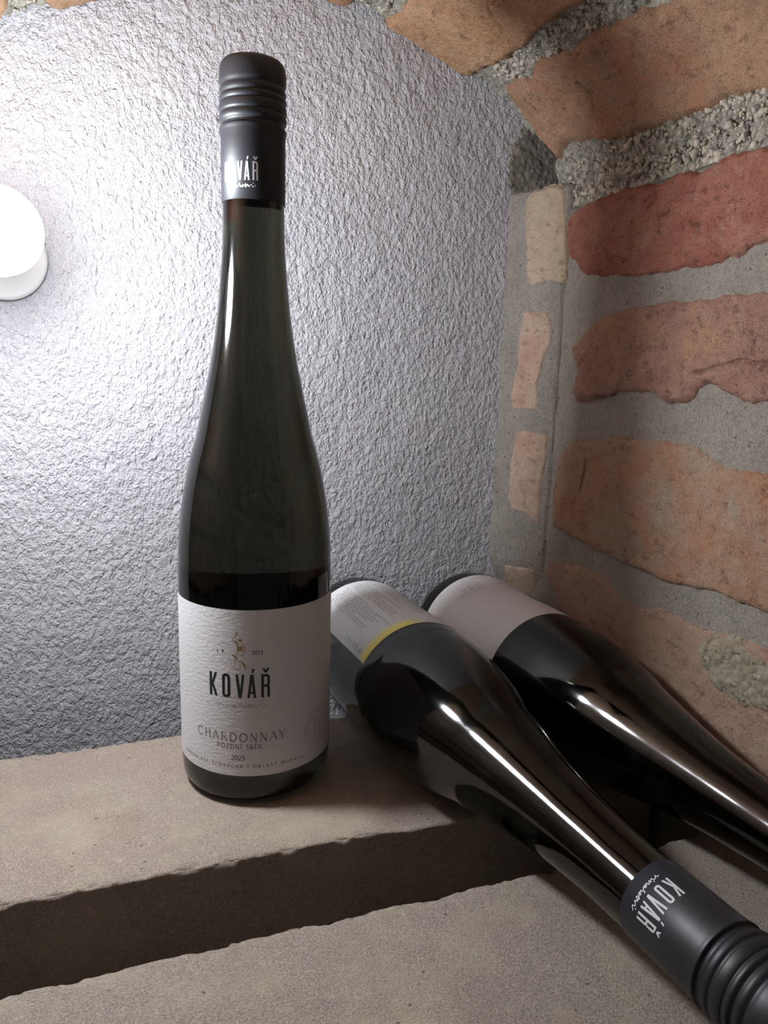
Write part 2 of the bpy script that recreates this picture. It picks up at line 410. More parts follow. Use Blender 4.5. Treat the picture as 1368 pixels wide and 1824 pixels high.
for k, (pl, mt) in enumerate([(p1, B_pale), (p2, B_palepink), (p3, B_palepink), (p4, B_palepink)]):
    o = slab_brick('brick', pl, pier, mt, wr, proud=1.1, rnd=2.2, step=.9, jag=.5, amp=.3, seed=k + 51, base=-2)
M_mortar_dark = mortar_mat('dark_rough_mortar', srgb(156, 148, 140), srgb(180, 172, 162), .8)
o = slab_brick('mortar_patch', [(190, 334), (189, 352), (193, 372), (200, 385), (212, 392), (240, 375), (240, 330)], backwall, M_mortar_dark, wb, proud=1.2, rnd=14, amp=.7, jag=3.5, seed=71, base=-3)
# masonry further out: courses in front of the frame and on the left side, cheaper
def row(par, a0, a1, ys, mats, seed):
    for j, (y0, y1) in enumerate(ys):
        w = rng.uniform(-2, 2, 8)
        pl = [(a0 + w[0], y0 + w[1]), (a0 + w[2], (y0 + y1) / 2), (a0 + w[3], y1 + w[4]), (a1 + w[5], y1), (a1 + w[6], (y0 + y1) / 2), (a1 + w[7], y0)]
        slab_brick('brick', pl, vault, mats[j % len(mats)], par, proud=3, rnd=7, step=4.0, seed=seed + j, clip=CLIP)
row(wr, 94, 156, [(-300, -196)], [B_orange], 110)
row(wr, 175, 238, [(-300, -192)], [B_red], 112)
row(wr, 268, 318, [(-300, -168)], [B_tan], 114)
row(wr, 340, 384, [(-300, -162)], [B_brown], 116)
row(ce, 408, 455, [(-300, -150)], [B_red], 118)
row(ce, 486, 548, [(-300, -190), (-172, -72)], [B_tan, B_orange], 120)
row(ce, 576, 640, [(-300, -180), (-160, -58)], [B_tan2, B_tan], 124)
row(ce, 656, 690, [(-300, -180), (-160, -68)], [B_tan, B_brown], 128)
row(ce, 704, 756, [(-300, -170), (-150, -48)], [B_orange, B_tan], 132)
row(ce, 774, 830, [(-300, -190), (-172, -68)], [B_tan, B_tan2], 136)
row(ce, 846, 895, [(-300, -200), (-182, -60), (-42, 100)], [B_tan2, B_tan, B_red], 140)
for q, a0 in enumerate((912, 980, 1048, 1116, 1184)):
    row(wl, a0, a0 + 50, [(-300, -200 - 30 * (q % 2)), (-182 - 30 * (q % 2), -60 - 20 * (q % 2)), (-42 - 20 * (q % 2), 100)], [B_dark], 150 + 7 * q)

# pebbles of the exposed aggregate in the two open joints
def pebbles():
    ico = [(0, 0, 1), (.894, 0, .447), (.276, .851, .447), (-.724, .526, .447), (-.724, -.526, .447), (.276, -.851, .447), (.724, .526, -.447), (-.276, .851, -.447), (-.894, 0, -.447), (-.276, -.851, -.447), (.724, -.526, -.447), (0, 0, -1)]
    icf = [(0,1,2),(0,2,3),(0,3,4),(0,4,5),(0,5,1),(1,6,2),(2,7,3),(3,8,4),(4,9,5),(5,10,1),(6,7,2),(7,8,3),(8,9,4),(9,10,5),(10,6,1),(11,7,6),(11,8,7),(11,9,8),(11,10,9),(11,6,10)]
    ico = np.array(ico)
    V = []; Fc = []
    for (alo, ahi, ylo, yhi, cnt) in ((379, 411, -150, 72, 2300), (471, 487, -130, 90, 800), (560, 576, -40, 102, 250), (757, 774, -40, 102, 120)):
        for _ in range(cnt):
            a = rng.uniform(alo, ahi); y = rng.uniform(ylo, yhi)
            r = rng.uniform(.5, 1.3) if rng.random() < .9 else rng.uniform(1.5, 2.6)
            p = vault(np.array([a]), np.array([y]), np.array([-2.1 + .15 * r]))[0]
            s = rng.uniform(.7, 1.25, 3) * r
            q = rng.normal(size=(3, 3)); q, _ = np.linalg.qr(q)
            V.append((ico * s) @ q + p)
            Fc += [tuple(i + 12 * (len(V) - 1) for i in t) for t in icf]
    me = mesh_np('joint_pebbles', np.vstack(V), np.array(Fc))
    t = NT('pebble_grey'); v = t.mapping()
    cc = t.ramp(t.noise(v, 230, 1, .5), [(.32, srgb(96, 90, 88)), (.44, srgb(164, 156, 144)), (.62, srgb(186, 176, 160))])
    t.set(Base_Color=cc, Roughness=.8, Normal=t.bump(t.noise(v, 900, 3), .0006, .6))
    o = link(me, 'joint_pebbles', t.m, ce); o['kind'] = 'stuff'
pebbles()

# ------------------------------------------------------------ stone slabs
def stone_slab(name, y0, y1, thick, mat, seed, sag=None, label=None, x0=-204., x1=209.):
    """a sawn sandstone plank: rounded-rectangle section swept along x, edges chipped"""
    r = 1.6
    pts = []; nr = []; edge = []
    def seg(p, q, n, step=1.3):
        m = max(2, int(np.linalg.norm(np.subtract(q, p)) / step))
        for t in np.linspace(0, 1, m, endpoint=False):
            pts.append(np.add(p, np.subtract(q, p) * t)); nr.append(n)
    def corner(c, a0):
        for a in np.linspace(a0, a0 + math.pi / 2, 4, endpoint=False):
            pts.append((c[0] + r * math.cos(a), c[1] + r * math.sin(a))); nr.append((math.cos(a), math.sin(a)))
    t0, t1 = -thick, 0.
    corner((y1 - r, t1 - r), 0)
    seg((y1 - r, t1), (y0 + r, t1), (0, 1))
    corner((y0 + r, t1 - r), math.pi / 2)
    seg((y0, t1 - r), (y0, t0 + r), (-1, 0))
    corner((y0 + r, t0 + r), math.pi)
    seg((y0 + r, t0), (y1 - r, t0), (0, -1), 6)
    corner((y1 - r, t0 + r), 1.5 * math.pi)
    seg((y1, t0 + r), (y1, t1 - r), (1, 0), 3)
    pts = np.array(pts); nr = np.array(nr, float)
    xs = np.arange(x0, x1 + .1, 1.3)
    X, I = np.meshgrid(xs, np.arange(len(pts)), indexing='ij')
    P = np.stack([X, pts[I][..., 0], pts[I][..., 1]], -1); Nn = nr[I]
    dt = np.minimum(np.minimum(np.hypot(P[..., 1] - y0, P[..., 2]), np.hypot(P[..., 1] - y1, P[..., 2])), 99)
    near = np.exp(-(dt / 2.6) ** 2)
    chip = np.clip(fbm(P, .11, 3, seed) - .12, 0, 1) * 2.6 + np.clip(fbm(P, .4, 2, seed + 3), 0, 1) * .7
    disp = .16 * fbm(P, .12, 3, seed + 1) + .25 * fbm(P, .02, 2, seed + 2) - near * chip
    disp = np.where((Nn[..., 1] > .9) & (near < .02), np.minimum(disp, .12) * .8, disp)
    P[..., 1] += Nn[..., 0] * disp; P[..., 2] += Nn[..., 1] * disp
    if sag is not None: P[..., 2] -= sag(P[..., 0]) * smooth(-30, -2, P[..., 2])
    f = grid_faces(len(xs), len(pts))
    n = len(pts)
    j = np.arange(len(xs) - 1)
    wrap = np.stack([j * n + n - 1, (j + 1) * n + n - 1, (j + 1) * n, j * n], -1)
    f = np.vstack([f, wrap])
    V = P.reshape(-1, 3)
    me = mesh_np(name, V, f)
    o = link(me, name, mat)
    return tag(o, label, 'stone slab', 'stone slabs spanning the niche')
rear_slab = stone_slab('stone_slab', -76.0, 49.0, 46, M_stone, 5, lambda x: 2.6 * smooth(40, 62, x),
           'beige stone slab nearest the white wall, carrying the upright bottle')
front_slab = stone_slab('stone_slab', -250.0, -124.6, 46, M_stone2, 11, None,
           'grey beige stone slab in the foreground, under the cap of a lying bottle')

# ------------------------------------------------------------ globe lamp
lamp = empty('globe_lamp', (-111.9, -1, 273.8))
tag(lamp, 'glowing round white globe lamp at the left edge, in front of the plaster wall', 'lamp')
def lathe(prof, seg=96, axis='Z'):
    prof = np.asarray(prof, float); a = np.linspace(0, 2 * np.pi, seg, endpoint=False)
    A, I = np.meshgrid(a, np.arange(len(prof)), indexing='ij')
    r = prof[I][..., 0]; z = prof[I][..., 1]
    V = np.stack([r * np.cos(A), r * np.sin(A), z], -1).reshape(-1, 3)
    if axis == 'X': V = V[:, [2, 0, 1]]
    return V, grid_faces(seg, len(prof), None, True)
def lathe_obj(name, prof, mat, parent, seg=96, axis='Z'):
    V, f = lathe(prof, seg, axis)
    return link(mesh_np(name, V, f), name, mat, parent)
t = NT('frosted_lamp_glass')
t.set(Base_Color=(.9, .9, .95, 1), Roughness=.3, Emission_Color=(.90, .95, 1.0, 1), Emission_Strength=LAMP_POWER)
M_globe = t.m
M_cap_white = plain('white_lamp_plastic', (.75, .75, .75, 1), .4)
g = [(.01, -19)] + [(19 * math.sin(a), -19 * math.cos(a)) for a in np.linspace(.06, 2.28, 40)]
head = empty('lamp_head'); head.parent = lamp
lathe_obj('globe', g, M_globe, lamp, 64)
M_cup = NT('translucent_lamp_cup').set(Base_Color=(.8, .8, .82, 1), Roughness=.4, Emission_Color=(.93, .95, 1, 1), Emission_Strength=.9)
lathe_obj('lamp_cup', [(14.0, 12.6), (16.0, 11.8), (16.8, 12.6), (15.0, 17), (11.5, 23), (10.5, 26), (10.5, 38), (.01, 38)], M_cup, lamp, 64)
lathe_obj('stem', [(5, 37.5), (5, 98)], M_cap_white, lamp, 32)
lathe_obj('mounting_plate', [(.01, 96.5), (21, 96.5), (23, 98), (23, 104.5), (.01, 104.5)], M_cap_white, lamp, 64)
bpy.data.objects.remove(head)
# the lamp points out of the niche, its stem leaning to the wall behind it
ax = Vector((-.10, 1, 0)).normalized()
lamp.matrix_world = Matrix.Translation(lamp.location) @ ax.to_track_quat('Z', 'Y').to_matrix().to_4x4()

# ------------------------------------------------------------ bottles
def glass_mat():
    t = NT('dark_olive_glass')
    v = t.mapping()
    n = t.bump(t.noise(v, 26, 2, .5), .0006, .25)
    t.set(Base_Color=GLASS_TINT, Roughness=.08, IOR=1.5, Transmission_Weight=1.0, Normal=n)
    return t.m
GLASS_TINT = (.030, .032, .022, 1)
M_glass = glass_mat()
def paper_mat(name, c, emboss=True):
    t = NT(name); v = t.mapping()
    n = t.bump(t.noise(t.mapping(scale=(1, 1, 1.6)), 420, 4, .6), .0005, .55 if emboss else .1)
    return t.set(Base_Color=c, Roughness=.55 if emboss else .42, Specular_IOR_Level=.35, Normal=n)
M_paper = paper_mat('cream_textured_paper', (.70, .69, .71, 1))
def back_paper():
    t = NT('back_label_paper'); v = t.mapping()
    sp = t.node('ShaderNodeSeparateXYZ'); t.l.new(t.tc.outputs['Object'], sp.inputs[0])
    # printed yellow band fading down from the upper edge
    f = t.math('MULTIPLY', t.math('SUBTRACT', sp.outputs['Z'], .0965), 1 / .006)
    fx = t.math('SUBTRACT', 1.0, t.math('MULTIPLY', t.math('ABSOLUTE', t.math('ADD', sp.outputs['X'], BAND_X)), 1 / .027))
    c1 = t.node('ShaderNodeClamp'); t.l.new(f, c1.inputs[0])
    c2 = t.node('ShaderNodeClamp'); t.l.new(fx, c2.inputs[0])
    fc = t.node('ShaderNodeClamp'); t.l.new(t.math('MULTIPLY', c1.outputs[0], t.math('MINIMUM', t.math('MULTIPLY', c2.outputs[0], 2.2), 1.0)), fc.inputs[0])
    cc = t.mix(fc.outputs[0], (.70, .71, .73, 1), (.93, .84, .20, 1))
    return t.set(Base_Color=cc, Roughness=.4)
BAND_X = -.011
M_back = back_paper()
M_capm = plain('black_cap', (.012, .013, .018, 1), .47, Specular_IOR_Level=.5)
M_ink = plain('black_ink', (.006, .012, .016, 1), .35)
M_brown = plain('brown_ink', (.085, .055, .055, 1), .5)
M_greyink = plain('grey_ink', (.22, .19, .19, 1), .5)
M_dimink = plain('pale_grey_ink', (.30, .28, .28, 1), .5)
M_gold = plain('gold_ink', (.38, .26, .12, 1), .38, Metallic=.35)
M_whiteink = plain('silver_white_ink', (.62, .61, .63, 1), .6)
M_seal = plain('seal_varnish_print', (.36, .32, .33, 1), .5)

PROF = [(.01, 3.2), (20, 2.0), (29, .6), (33, 0), (35.5, .8), (37.6, 2.6), (38.9, 5.2), (39.5, 9), (39.75, 14), (39.75, 105), (39.4, 120), (38.9, 132), (37.6, 145), (35.6, 158), (32.6, 172), (28.75, 186), (26.6, 196), (24.2, 207), (21.3, 221), (19.15, 234), (17.45, 247), (16.15, 261), (15.2, 273), (14.8, 286), (14.6, 300), (14.4, 350), (.01, 352)]
def spline_prof(P, i0, i1, k=6):
    P = np.array(P, float); out = [tuple(p) for p in P[:i0]]
    for i in range(i0, i1):
        p0, p1, p2, p3 = P[i-1], P[i], P[i+1], P[i+2]
        for t in np.linspace(0, 1, k, endpoint=False):
            out.append(tuple(.5*((2*p1)+(-p0+p2)*t+(2*p0-5*p1+4*p2-p3)*t*t+(-p0+3*p1-3*p2+p3)*t**3)))
    return out + [tuple(p) for p in P[i1:]]
CAPP = [(14.75, 294.4), (15.1, 294.6), (15.12, 322), (15.3, 325), (15.6, 326.6), (15.55, 327.4), (14.7, 328.1), (14.6, 329.4), (15.3, 330.2), (15.75, 331.2), (15.75, 332.4), (15.35, 333.2), (15.35, 333.9), (15.7, 334.7), (15.75, 336.4), (15.5, 337.6), (15.2, 338.2), (15.6, 339.2), (15.65, 340.2), (14.95, 341.3), (15.0, 341.8), (15.35, 342.8), (15.3, 343.8), (14.85, 344.9), (14.9, 345.6), (15.35, 347), (15.5, 349), (15.45, 351), (15.2, 353), (14.6, 355), (13.5, 356.3), (12, 356.9), (8, 357.0), (.01, 357.0)]

# ---- lettering: strokes in (u, v) millimetres on a cylinder
class Ink:
    def __init__(s): s.V = []; s.F = []
    def quad(s, pts):
        # subdivide along the long direction so the print follows the cylinder
        p = np.array(pts, float); n = max(1, int(np.ptp(p[:, 0]) / 1.2)); 
        e0 = p[0], p[1]; e1 = p[3], p[2]
        b = len(s.V)
        for i in range(n + 1):
            t = i / n
            s.V.append(e0[0] * (1 - t) + e0[1] * t); s.V.append(e1[0] * (1 - t) + e1[1] * t)
        for i in range(n): s.F.append((b + 2 * i, b + 2 * i + 2, b + 2 * i + 3, b + 2 * i + 1))
    def line(s, pts, w, disc=True):
        P = [np.array(p, float) for p in pts]
        for a, b in zip(P[:-1], P[1:]):
            d = b - a; L = np.linalg.norm(d)
            if L < 1e-6: continue
            nrm = np.array([-d[1], d[0]]) / L * w / 2
            s.quad([a - nrm, b - nrm, b + nrm, a + nrm])
        if disc:
            for p in P[1:-1]: s.dot(p, w / 2, 6)
    def dot(s, p, r, k=8):
        b = len(s.V); s.V += [np.array(p) + r * np.array([math.cos(2 * math.pi * i / k), math.sin(2 * math.pi * i / k)]) for i in range(k)]
        s.F.append(tuple(b + i for i in range(k)))
    def poly(s, pts):
        b = len(s.V); s.V += [np.array(p, float) for p in pts]; s.F.append(tuple(range(b, b + len(pts))))
    def hbar(s, x0, y0, x1, y1, t):
        s.quad([(x0 - t / 2, y0), (x0 + t / 2, y0), (x1 + t / 2, y1), (x1 - t / 2, y1)])
    def build(s, name, mat, parent, r, vscale=1):
        V = np.array(s.V); th = V[:, 0] / r
        X = np.stack([r * np.sin(th), -r * np.cos(th), V[:, 1]], -1)
        me = mesh_np(name, X, s.F)
        return link(me, name, mat, parent, sm=False)

def arc(cx, cy, rx, ry, a0, a1, n=10):
    return [(cx + rx * math.cos(math.radians(a0 + (a1 - a0) * i / n)), cy + ry * math.sin(math.radians(a0 + (a1 - a0) * i / n))) for i in range(n + 1)]
# glyphs: width, [(points, thick?)]; unit cap height
G = {
 'C': (.82, [(arc(.46, .5, .42, .5, 48, 312, 16), 1)]), 'G': (.85, [(arc(.46, .5, .42, .5, 48, 330, 16), 1), ([(.82, .1), (.82, .42), (.55, .42)], 1)]),
 'H': (.8, [([(.12, 0), (.12, 1)], 1), ([(.7, 0), (.7, 1)], 1), ([(.12, .5), (.7, .5)], 0)]),
 'A': (.8, [([(.02, 0), (.4, 1)], 0), ([(.4, 1), (.8, 0)], 1), ([(.15, .33), (.66, .33)], 0)]),
 'R': (.72, [([(.12, 0), (.12, 1)], 1), ([(.12, 1), (.35, 1)] + arc(.35, .75, .25, .25, 90, -90, 8) + [(.12, .5)], 0), ([(.36, .5), (.72, 0)], 1)]),
 'D': (.86, [([(.12, 0), (.12, 1)], 1), ([(.12, 1), (.36, 1)] + arc(.36, .5, .44, .5, 90, -90, 12) + [(.12, 0)], 1)]),
 'O': (.92, [(arc(.46, .5, .41, .5, 0, 360, 20), 1)]), 'N': (.82, [([(.12, 0), (.12, 1)], 0), ([(.12, 1), (.7, 0)], 1), ([(.7, 0), (.7, 1)], 0)]),
 'Y': (.74, [([(.02, 1), (.37, .45)], 1), ([(.72, 1), (.37, .45)], 0), ([(.37, .45), (.37, 0)], 1)]),
 'P': (.64, [([(.12, 0), (.12, 1)], 1), ([(.12, 1), (.35, 1)] + arc(.35, .75, .24, .25, 90, -90, 8) + [(.12, .5)], 0)]),
 'Z': (.7, [([(.06, 1), (.62, 1)], 0), ([(.62, 1), (.05, 0)], 1), ([(.05, 0), (.66, 0)], 0)]),
 'I': (.26, [([(.13, 0), (.13, 1)], 1)]), 'L': (.6, [([(.12, 0), (.12, 1)], 1), ([(.12, 0), (.56, 0)], 0)]),
 'S': (.58, [(arc(.29, .75, .22, .25, 40, 270, 9) + arc(.29, .25, .23, .25, 90, -140, 9), 1)]),
 'B': (.68, [([(.12, 0), (.12, 1)], 1), ([(.12, 1), (.32, 1)] + arc(.32, .76, .2, .24, 90, -90, 7) + [(.12, .52)], 0), ([(.32, .52)] + arc(.34, .26, .25, .26, 90, -90, 8) + [(.12, 0)], 1)]),
 'E': (.6, [([(.12, 0), (.12, 1)], 1), ([(.12, 1), (.54, 1)], 0), ([(.12, .52), (.46, .52)], 0), ([(.12, 0), (.56, 0)], 0)]),
 'T': (.66, [([(.33, 0), (.33, 1)], 1), ([(.02, 1), (.64, 1)], 0)]), 'V': (.78, [([(.02, 1), (.39, 0)], 1), ([(.76, 1), (.39, 0)], 0)]),
 'M': (.96, [([(.1, 0), (.1, 1)], 0), ([(.1, 1), (.48, .2)], 1), ([(.48, .2), (.86, 1)], 0), ([(.86, 1), (.86, 0)], 1)]),
 'K': (.74, [([(.12, 0), (.12, 1)], 1), ([(.66, 1), (.14, .42)], 0), ([(.3, .58), (.72, 0)], 1)]),
 '2': (.6, [(arc(.3, .72, .23, .28, 170, -30, 9) + [(.06, 0)], 1), ([(.06, 0), (.56, 0)], 1)]), '0': (.64, [(arc(.32, .5, .25, .5, 0, 360, 16), 1)]),
 '1': (.38, [([(.05, .8), (.24, 1), (.24, 0)], 1)]), '5': (.58, [([(.5, 1), (.14, 1), (.1, .58)], 1), (arc(.26, .32, .26, .32, 120, -130, 10), 1)]),
 '7': (.56, [([(.04, 1), (.52, 1), (.2, 0)], 1)]),
 '|': (.2, [([(.1, -.1), (.1, 1.1)], 1)]), '.': (.24, [([(.08, 0), (.08, .12)], 1)]), ',': (.24, [([(.1, .12), (.04, -.12)], 1)]), ' ': (.4, []),
 '%': (.8, [([(.66, 1), (.12, 0)], 0), (arc(.18, .78, .13, .2, 0, 360, 8), 0), (arc(.6, .22, .13, .2, 0, 360, 8), 0)]),
 'l': (.24, [([(.1, 0), (.1, 1)], 1)]), 'o': (.58, [(arc(.29, .33, .22, .33, 0, 360, 12), 1)]), 'b': (.6, [([(.1, 0), (.1, 1)], 1), (arc(.3, .33, .2, .33, 0, 360, 12), 1)]),
 'j': (.24, [([(.14, .66), (.14, -.2), (.02, -.28)], 1), ([(.14, .85), (.14, .95)], 1)]), 'a': (.56, [(arc(.26, .33, .2, .33, 0, 360, 12), 1), ([(.47, .66), (.47, 0)], 1)]), 'k': (.52, [([(.1, 0), (.1, 1)], 1), ([(.44, .66), (.12, .3)], 1), ([(.22, .4), (.46, 0)], 1)]),
}
ACC = {'Á': ('A', 'acute'), 'Í': ('I', 'acute'), 'Ě': ('E', 'caron'), 'Ř': ('R', 'caron')}
def text(ink, s, u0, u1, v, h, tk, tn=None, serif=False):
    """set a line between u0 and u1 on baseline v, cap height h; tk / tn thick and thin stroke widths (mm)"""
    tn = tn or tk; chars = []
    for c in s:
        b, ac = ACC.get(c, (c, None)); chars.append((b, ac, G[b][0]))
    tot = sum(w for _, _, w in chars) * h
    gap = ((u1 - u0) - tot) / max(1, len(chars) - 1)
    x = u0
    for b, ac, w in chars:
        for pts, thick in G[b][1]:
            P = [(x + px * h, v + py * h) for px, py in pts]
            ink.line(P, tk if thick else tn)
            if serif:
                for (px, py), (qx, qy) in ((pts[0], pts[1]), (pts[-1], pts[-2])):
                    if py in (0, 1) and abs(qy - py) > .25 and abs(qx - px) < .75 * abs(qy - py) + .01:
                        ink.line([(x + (px - .11) * h, v + py * h), (x + (px + .11) * h, v + py * h)], tn * .9, False)
                    elif py in (0, 1) and abs(qy - py) < .01 and b in 'ETLZ':
                        sg = -1 if py == 1 else 1
                        ink.line([(x + px * h, v + py * h), (x + px * h, v + (py + sg * .16) * h)], tn, False)
                if b == 'C': ink.line([(x + .76 * h, v + 1.0 * h), (x + .76 * h, v + .72 * h)], tn, False); 
        cx = x + w * h * .5
        if ac == 'acute': ink.line([(cx - .05 * h, v + 1.1 * h), (cx + .13 * h, v + 1.32 * h)], tk)
        if ac == 'caron': ink.line([(cx - .16 * h, v + 1.32 * h), (cx, v + 1.12 * h), (cx + .16 * h, v + 1.32 * h)], tn)
        x += w * h + gap

def brand(ink, u0, v0, W, H):
    """the heavy condensed word KOVAR with acute and caron; box W x H"""
    sx = W / 30.8; sy = H / 12.2
    X = lambda a: u0 + a * sx
    Y = lambda b: v0 + b * sy
    t = 1.42 * sx
    def hb(x0, y0, x1, y1, tt=t): ink.hbar(X(x0), Y(y0), X(x1), Y(y1), tt)
    h = 12.2
    # K
    hb(.75, 0, .75, h); hb(3.7, h, 1.9, 6.6, t * .92); hb(1.75, 6.2, 3.85, 0, t)
    hb(1.5, 5.6, 1.9, 7.4, t * .6)
    # O : rounded rectangle ring
    def ring(x0, x1, y0, y1, r, tt):
        pts = []
        for cx, cy, a in ((x1 - r, y1 - r, 0), (x0 + r, y1 - r, 90), (x0 + r, y0 + r, 180), (x1 - r, y0 + r, 270)):
            pts += arc(cx, cy, r, r, a, a + 90, 4)
        pts.append(pts[0]); ink.line([(X(a), Y(b)) for a, b in pts], tt)
    ring(7.75, 10.55, .65, h - .65, 1.0, t)
    # V
    hb(14.55, h, 16.05, 0, t * .98); hb(17.75, h, 16.35, 0, t * .9)
    # A
    hb(20.3, 0, 21.8, h, t * .9); hb(23.4, 0, 22.05, h, t * .98); ink.quad([(X(20.8), Y(2.2)), (X(23.0), Y(2.2)), (X(22.9), Y(3.4)), (X(21.0), Y(3.4))])
    ink.quad([(X(21.7), Y(h + .9)), (X(22.7), Y(h + .9)), (X(23.4), Y(h + 3.0)), (X(22.2), Y(h + 3.0))])
    # R
    hb(27.1, 0, 27.1, h); 
    pts = [(27.1, h - .65), (28.9, h - .65)] + arc(28.9, h - 1.65, 1.15, 1.0, 90, 0, 4) + [(30.05, 7.2)] + arc(28.9, 7.2, 1.15, 1.0, 0, -90, 4) + [(27.1, 6.2)]
    ink.line([(X(a), Y(b)) for a, b in pts], t * .92)
    pts = arc(28.9, 5.2, 1.1, 1.0, 90, 0, 4) + [(30.05, 0)]
    ink.line([(X(a), Y(b)) for a, b in pts], t * .95)
    ink.quad([(X(28.1), Y(h + .8)), (X(29.3), Y(h + .8)), (X(28.0), Y(h + 3.0)), (X(26.8), Y(h + 3.0))])
    ink.quad([(X(28.1), Y(h + .8)), (X(29.3), Y(h + .8)), (X(30.6), Y(h + 3.0)), (X(29.4), Y(h + 3.0))])

def script(ink, u0, v, W, h, t):
    """a thin running hand: vinarstvi with accents"""
    x = 0; parts = []
    pen = [(0, .45), (.5, .75), (.9, .6), (1.2, 0), (1.9, .7), (2.6, .8)]                      # v
    pen += [(3.1, .55), (3.3, .05), (3.9, .25), (4.5, .75)]                                        # i
    pen += [(4.7, 0), (5.3, .7), (5.9, .7), (6.1, 0), (6.7, .3)]                                     # n
    pen += [(7.7, .7), (7.1, .65), (6.8, .15), (7.3, .0), (7.9, .6), (8.0, .05), (8.6, .3)]            # a
    pen += [(9.1, .8), (9.3, .62), (9.8, .68), (9.9, .05), (10.5, .25)]                            # r
    pen += [(11.3, .8), (11.6, .4), (11.1, 0), (10.8, .15), (12.0, .3)]                          # s
    pen += [(13.0, 1.15), (12.7, .1), (13.2, 0), (13.9, .6)]                                       # t
    pen += [(14.4, .75), (14.8, .05), (15.6, .7), (16.2, .8)]                                      # v
    pen += [(16.6, .55), (16.8, .05), (17.4, .1), (18.6, .75)]                                      # i
    s = W / 18.6
    ink.line([(u0 + a * s, v + b * h) for a, b in pen], t)
    ink.line([(u0 + 12.2 * s, v + .72 * h), (u0 + 14.2 * s, v + .85 * h)], t)
    ink.dot((u0 + 3.4 * s, v + 1.15 * h), t * .8, 6)
    ink.line([(u0 + 9.0 * s, v + 1.35 * h), (u0 + 9.3 * s, v + 1.1 * h), (u0 + 9.8 * s, v + 1.4 * h)], t)
    ink.line([(u0 + 16.9 * s, v + 1.1 * h), (u0 + 17.4 * s, v + 1.45 * h)], t)

def smith(ink):
    """gold figure of a blacksmith swinging a hammer over an anvil; traced in label millimetres"""
    q = lambda p: (-19.12 + 15.8 + (p[0] - 405) * .0469, 93.28 - (p[1] - 148) * .0496)
    L = lambda pts, w: ink.line([q(p) for p in pts], w * .048)
    Pl = lambda pts: ink.poly([q(p) for p in pts][::-1])
    Pl([(457, 150), (476, 152), (473, 178), (456, 176)])
    L([(464, 176), (452, 196), (430, 210), (417, 222), (419, 236), (435, 245)], 6)
    Pl([(430, 240), (446, 236), (468, 244), (476, 262), (466, 266), (450, 252)])
    Pl([(480, 236), (486, 222), (500, 216), (514, 219), (526, 229), (523, 241), (506, 246), (490, 240)])
    L([(483, 244), (480, 254), (488, 262)], 3)
    Pl([(458, 244), (472, 256), (482, 284), (470, 300), (464, 280)])
    Pl([(472, 290), (494, 294), (516, 284), (528, 300), (529, 322), (520, 346), (496, 340), (469, 346), (470, 318)])
    L([(516, 268), (536, 280), (547, 302), (548, 326), (538, 352), (524, 382), (510, 378)], 9)
    L([(469, 344), (462, 362), (455, 382)], 6)
    Pl([(406, 382), (440, 384), (462, 398), (474, 414), (470, 426), (452, 434), (450, 418), (428, 400)])
    L([(500, 378), (520, 388), (536, 400)], 4)
    L([(440, 436), (436, 530), (500, 533), (501, 446), (444, 444)], 4)
    L([(500, 440), (528, 448)], 5)
    Pl([(512, 450), (534, 456), (552, 482), (569, 518), (556, 526), (540, 512), (524, 480)])

def seal(ink, u, v):
    ink.line(arc(u, v, 10, 10, 0, 360, 48), .26, False)
    ink.line(arc(u, v, 7.2, 7.2, 0, 360, 36), .18, False)
    for k in range(22):
        a = math.radians(20 + k * 15.3); 
        c = (u + 8.6 * math.cos(a), v + 8.6 * math.sin(a)); d = np.array([math.cos(a), math.sin(a)]) * .55
        ink.line([np.array(c) - d, np.array(c) + d], .5 if k % 3 else .25, False)
    # two small vessels in the middle
    ink.line([(u - 2.2, v - 4), (u - 2.2, v - .4), (u - 3.4, v + 2.4), (u - 1.8, v + 4.6), (u - .8, v + 2.2), (u - 2.2, v - .4)], .45)
    ink.line(arc(u + 2.4, v + 2.2, 1.4, 2.0, 0, 360, 12), .4); ink.line(arc(u + 2.6, v - 2.4, 1.6, 2.3, 0, 360, 12), .45)
    ink.line([(u - 3.4, v - 4), (u - 1.0, v - 4)], .4)

def sheet(name, r, u0, u1, v0, v1, mat, parent, tilt=0):
    n = max(8, int((u1 - u0) / 1.2)); th = np.linspace(u0, u1, n) / r
    vs = np.linspace(v0, v1, 20)
    A, Z = np.meshgrid(th, vs, indexing='ij')
    V = np.stack([r * np.sin(A), -r * np.cos(A), Z], -1).reshape(-1, 3)
    f = grid_faces(n, len(vs))
    # thickness: an inner copy closes the paper
    V2 = V * [(r - .12) / r, (r - .12) / r, 1]
    m = len(V); f2 = f[:, ::-1] + m
    return link(mesh_np(name, np.vstack([V, V2]), np.vstack([f, f2])), name, mat, parent)

